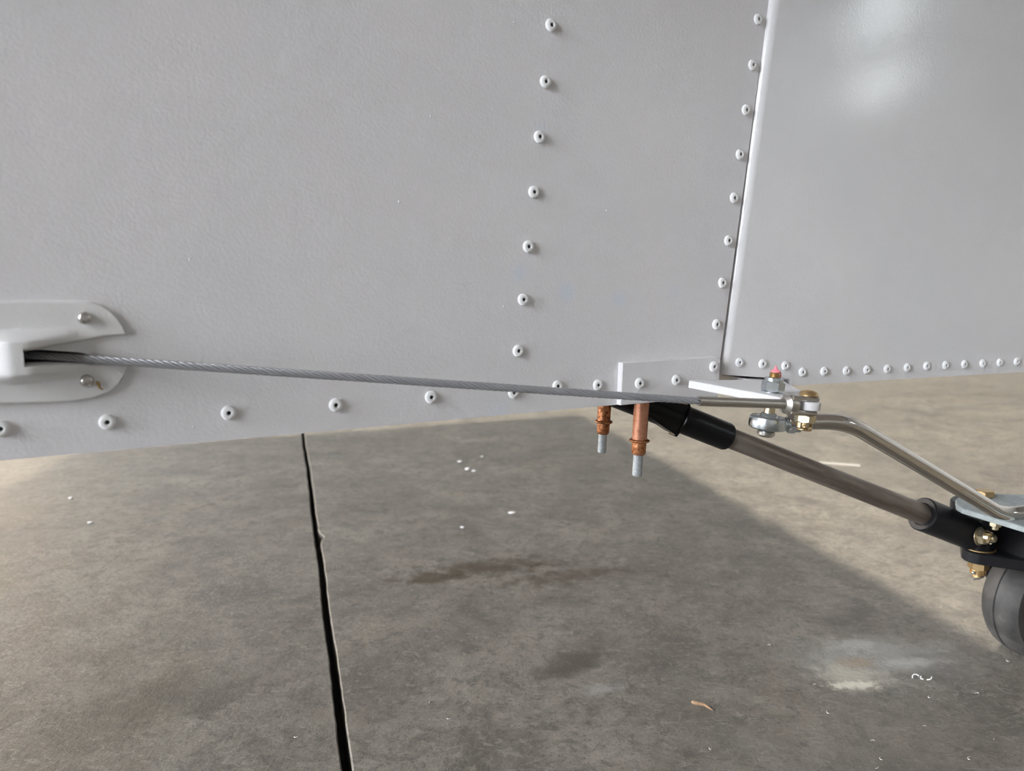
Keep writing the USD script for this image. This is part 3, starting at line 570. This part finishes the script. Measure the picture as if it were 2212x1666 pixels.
for z in (.0972, .1243): obj('bronze_washer', put(rod(.0108, .0012, .0003), frame(KP + [0, 0, z], UP)), 'gold_zinc', low, 30, label='thin bronze washer')
TWM = np.eye(4); TWM[:3, 0], TWM[:3, 1], TWM[:3, 3] = AW, np.cross(UP, AW), KP
def arm(r, a0, a1, w, c=.0008, h=.01, z=0): return put(bev_plate(shapely.union_all([shapely.Point(0, 0).buffer(r, 24), shapely.box(a0, -w, a1, w)]).convex_hull, h, c), TWM @ frame((0, 0, z), UP))
web = put(bev_plate(shapely.box(.0135, -.033, .0285, .033), .0465, .001), TWM @ frame((0, 0, .0880), UP))
legs = []
TRAIL = .067
for s in (-1, 1):
    lp = Polygon([(.0150, .134), (.0150, .10), (.034, .066), (TRAIL - .011, .0475), (TRAIL - .006, .0385), (TRAIL + .006, .0385), (TRAIL + .011, .0475), (.055, .09), (.04, .134)])
    legs.append(put(bev_plate(lp, .0055, .0008), TWM @ np.array([[1, 0, 0, 0], [0, 0, -1, s * .0275 + .00275], [0, 1, 0, 0], [0, 0, 0, 1.0]])))
obj('fork', join(arm(.0122, .0165, .03, .033, .0008, .0090, .0880), arm(.0225, .010, .03, .026, .0008, .0085, .1258), web, *legs), 'black_paint', tw, 35, label='black cast fork')
kb = obj('king_bolt', put(join(rod(.0044, .066, .0004), put(tm(hexbar(.0122, .0042)), frame((0, 0, .0655), (0, 0, 1)))), frame(KP + [0, 0, .0745], UP)), 'gold_zinc', tw, 30, label='gold king bolt')
obj('castle_nut', put(castle_nut(.0128, .0105).apply_transform(trimesh.transformations.rotation_matrix(math.pi, [1, 0, 0])), frame(KP + [0, 0, .0876], UP, [1, .5, 0])), 'gold_zinc', kb, 25, label='bronze castellated nut under the fork')
obj('cotter_pin', join(put(trimesh.creation.icosphere(2, .0013), frame(KP + [-.0058, -.0035, .0792], UP)), tube_path([KP + [0.002, -.004, .0765], KP + [-.002, -.0055, .0752], KP + [-.006, -.004, .0742]], .0008, 8)), 'zinc', kb, True, label='bright cotter pin end')
# cross bolt through the lower socket
cb = sB + sd * (np.linalg.norm(at_y(2086, 1158, .552) - sB)); cb = cb + NW * .0125
X = frame(cb, unit(NW + .12 * UP + np.array([.25, 0, 0])), UP)
xb = obj('cross_bolt', put(thread(.0030, .0118), X), 'pale_gold', low, 30, label='gold cross bolt tip')
obj('castle_nut', put(join(rod(.0072, .0010, .0003), castle_nut(.0108, .0078).apply_translation([0, 0, .001])), X @ trimesh.transformations.rotation_matrix(.3, [0, 0, 1])), 'pale_gold', low, 25, label='gold castellated nut on the socket')
obj('cotter_pin', join(tube_path([X[:3, 3] + X[:3, :3] @ np.array(p) for p in ((.004, .0, .0075), (.0025, .001, .0102), (0, .0035, .0098))], .0007, 8), tube_path([X[:3, 3] + X[:3, :3] @ np.array(p) for p in ((0, -.003, .0080), (-.001, -.0075, .0084))], .0006, 8)), 'gold_zinc', low, True)
# steering arm
zt = .1392
ap = [at_z(x, y, zt)[:2] for x, y in ((2064, 1079), (2066, 1091), (2078, 1098), (2212, 1138), (2330, 1175))] + [at_z(2420, 1120, zt)[:2], at_z(2300, 1072, zt)[:2], at_z(2140, 1066, zt)[:2], at_z(2072, 1073, zt)[:2]]
aply = Polygon(ap).buffer(-.0015).buffer(.0015)
if not Polygon(ap).is_valid: aply = Polygon(ap).convex_hull
obj('steering_arm', put(bev_plate(aply, .0042, .0006), frame((0, 0, zt - .0042), UP)), 'galvanized', tw, 30, label='bluish galvanised steering arm plate')
sbp = at_z(2151, 1124, .1350)
obj('arm_bolt', join(put(tm(hexbar(.0070, .0045)), frame(sbp - [0, 0, .0045], UP)), put(rod(.0022, .0030), frame(sbp - [0, 0, .0072], UP))), 'pale_gold', tw, 25, label='small gold nut under the steering arm')
# wheel
WC = KP + AW * TRAIL + UP * .0475; WX = frame(WC, NW, UP)
hw = .0172; R0 = .0475
tp = [(.024, -hw + .003), (.036, -hw), (.0415, -hw + .001), (.0452, -hw + .0055), (.0468, -hw + .011), (.0474, -.0010), (.0464, -.0004), (.0464, .0004), (.0474, .0010), (.0468, hw - .011), (.0452, hw - .0055), (.0415, hw - .001), (.036, hw), (.024, hw - .003), (.024, -hw + .003)]
obj('tyre', put(lathe(tp, 90), WX), 'rubber', tw, 28, label='dusty solid rubber tyre with a moulded centre line')
obj('hub', put(lathe([(0, -hw - .004), (.009, -hw - .004), (.010, -hw + .002), (.0241, -hw + .004), (.0241, hw - .004), (.010, hw - .002), (.009, hw + .004), (0, hw + .004)], 40), WX), 'wall_sheet', tw, 30)
obj('axle', put(rod(.004, .072, .0005), frame(WC - NW * .036, NW)), 'zinc', tw, 30)

# ------------------------------------------------------------------ clecos
def cleco(x0, y0, x1, y1, yw, r, marks, label, m):
    P, E = at_y(x0, y0, yw), at_y(x1, y1, yw); d = unit(E - P); T = np.linalg.norm(E - P); st = P - d * .012
    c, cb, pe = [m_ * T + .012 for m_ in marks]                                     # collar, body end, (plunger end = tip)
    t = thing('cleco_clamp', label, 'clamp', E); M = frame(st, d); TT = T + .012
    obj('body', put(lathe([(0, 0), (r * .97, 0), (r, .0006), (r, c - .0006), (r * .96, c)], 36), M), m, t, 40, label='copper plated barrel')
    obj('collar', put(lathe([(r * .9, c - .0009), (r * 1.24, c - .0008), (r * 1.36, c - .0003), (r * 1.36, c + .0003), (r * 1.24, c + .0008), (r * .9, c + .0009)], 40), M), 'copper', t, True, label='raised copper ring')
    obj('sleeve', put(lathe([(r * .9, c + .0006), (r * .96, c + .0010), (r * .96, cb - .0018), (r * .86, cb - .0004), (r * .72, cb), (0, cb)], 36), M), 'copper', t, 40, label='tarnished copper sleeve')
    obj('plunger', put(lathe([(0, cb - .001), (r * .66, cb - .001), (r * .66, TT - .0008), (r * .58, TT - .0001), (r * .4, TT), (0, TT)], 32), M), 'plunger_zinc', t, 40, label='dull grey plunger pin')
cleco(1306, 877, 1300, 978, .470, .0042, (.335, .60, 1), 'shorter tarnished copper cleco clamp left of the corner plate', 'copper')
cleco(1386, 874, 1376, 1028, .466, .0048, (.50, .70, 1), 'longer clean copper cleco clamp below the corner plate', 'copper_clean')

# ------------------------------------------------------------------ tailplane above the frame (it shades the floor and the skin)
TE0 = at_z(1990, 1310, 0); TE1 = at_z(1270, 905, 0); ZE = .70
te = [g + (LP - g) * (ZE / LP[2]) for g in (TE0, TE1)]; ted = unit((te[1] - te[0]) * [1, 1, 0]); tec = te[0]
ted = unit(te[1] - te[0]); le_d = -np.array([ted[1], -ted[0], 0]); le_d = le_d if np.dot(le_d, E1) < 0 else -le_d
sa = -np.dot(tec - ORIGIN, E2) / np.dot(ted, E2); c0 = tec + ted * sa
ta = lambda b: c0 + ted * ((b - np.dot(c0 - ORIGIN, E2)) / np.dot(ted, E2))         # the trailing edge at distance b from the centreline
for sgn, nm in ((1, 'far'), (-1, 'near')):
    t = thing('tailplane', f'white tailplane half on the {nm} side of the fin', 'tailplane', hp(0, sgn * .05, ZE))
    P4 = lambda q0, q1, r: [np.dot(ta(b) - ORIGIN, E1) - q for b in (r, 1.15) for q in ((q0, q1) if b == r else (q1 * (.9 if q1 > .5 else 1), q0))]
    for (q0, q1, name, r, th) in ((0.0, .300, 'elevator', .040, (.002, .018)), (.3005, .95, 'stabiliser', .046, (.018, .006))):
        aa = P4(q0, q1, r); bb = (r, r, 1.15, 1.15); tt = (th[0], th[1], th[1], th[0])
        obj(name, m3.Manifold.hull_points(np.array([hp(a, sgn * b_, ZE + k * h) for a, b_, h in zip(aa, bb, tt) for k in (1, -.5)])), 'white_paint', t, False)
fin = [hp(-.55, -.004, ZT + .05), hp(-.02, -.004, ZT + .03), hp(.03, -.004, 1.05), hp(-.15, -.004, 1.05)]
obj('fin', m3.Manifold.hull_points(np.array([p + s * .02 * E2 for p in fin for s in (-1, 1)])), 'white_paint', fus, False)

# ------------------------------------------------------------------ bits on the floor
rnd = random.Random(7)
def curl(c, r, turns, rr, a0, rise=.0008):
    a = np.linspace(a0, a0 + turns * 2 * math.pi, 22); return tube_path(np.stack([c[0] + r * np.cos(a), c[1] + r * np.sin(a), rr + rise * (1 + np.sin(a * 1.3))], 1), rr, 7)
w = at_z(1518, 1528, 0); wd = unit(at_z(1543, 1539, 0) - at_z(1497, 1521, 0)); LW = np.linalg.norm(at_z(1543, 1539, 0) - at_z(1497, 1521, 0))
ws = [(w + wd * LW * t + np.cross(UP, wd) * .0006 * math.sin(t * 7 + 1)) + UP * (.0011 + .0008 * (1 - abs(2 * t))) for t in np.linspace(-.5, .5, 12)]
obj('wood_splinter', tube_path(ws, np.array([.0011, .0013, .0014, .0013, .0012, .0012, .0011, .001, .0009, .0007, .0005, .0003]), 6), 'dust_wood', None, 25, 'curled tan wood splinter lying on the concrete in the foreground', None, 'splinter')
cs = [(1979, 1466, .0026, .45, .3), (1993, 1467, .0014, .4, 2.0), (2004, 1467, .0026, .32, 4.0)]
for i, (x, y, r, tr, a0) in enumerate(cs):
    obj('plastic_curl', curl(at_z(x, y, 0), r, tr, .00040, a0), 'white_chip', None, True, ['leftmost white curl beside the chalky floor patch', 'tiny middle white curl beside the chalky floor patch', 'rightmost white curl beside the chalky floor patch'][i], None, 'debris')
a, bq = at_z(1770, 1000, 0), at_z(1858, 1007, 0)
obj('plastic_strip', put(bev_plate(Polygon([(0, -.006), (np.linalg.norm(bq - a), -.007), (np.linalg.norm(bq - a), .007), (0, .005)]), .0012, .0003), frame(a, UP, bq - a)), 'pale_plastic', None, 30, 'pale flat strip on the floor between the spring and the chrome rod', None, 'debris')
chips = [(153, 1077, .0042, 'white chip on the far left floor, the farther of two'), (195, 1130, .0035, 'white chip on the far left floor, the nearer of two'),
         (1010, 1014, .0055, 'largest pale chip in the loose cluster behind the fuselage edge'), (993, 998, .004, 'leftmost pale chip in the loose cluster behind the fuselage edge'), (1024, 1018, .004, 'small pale chip touching the largest in the loose cluster'),
         (1041, 987, .003, 'farthest pale chip of the loose cluster on the floor'), (1106, 1109, .0045, 'lone pale chip between the cluster and the clecos'), (998, 1140, .003, 'lone faint chip just beyond the brown floor stain')]
for x, y, r, lb in chips:
    p = at_z(x, y, 0); t = trimesh.creation.icosphere(2, 1.0); t.vertices = t.vertices * [r, r * .7, r * .25] * (1 + .5 * (meshkit.noise(t.vertices * 2 + x) - .5)[:, None]) + [0, 0, r * .2]
    obj('paint_chip', put(t, frame(p, UP, [math.cos(x), math.sin(x), 0])), 'white_chip', None, False, lb, None, 'debris')
shav = [(1893, 1662 - 3), (1535, 1618), (1760, 1481), (1998, 1572), (2095, 1640), (1885, 1602), (2110, 1500), (2008, 1507), (930, 1518), (970, 1552), (640, 1592), (2150, 1600), (1790, 1540), (1905, 1640), (2178, 1428), (1660, 1395)]
for x, y in shav:
    p = at_z(x, y, 0); obj('metal_shaving', curl(p, rnd.uniform(.0009, .0016), rnd.uniform(.3, .6), .00022, rnd.uniform(0, 6), .0003), 'shaving_metal', None, True, 'tiny bright metal shaving scattered on the foreground floor', None, 'shaving', 'metal shavings on the foreground floor')
pm = onf(212, 826, .0019); 
obj('grass_seed', tube_path([onf(210, 824, .0024), onf(213, 831, .0022), onf(216, 839, .0022), onf(223, 842, .0022)], np.array([.0005, .0007, .0004, .0003]), 7), 'rust_brown', None, True, 'tan seed husk stuck to the fairing by its lower screw', None, 'seed')
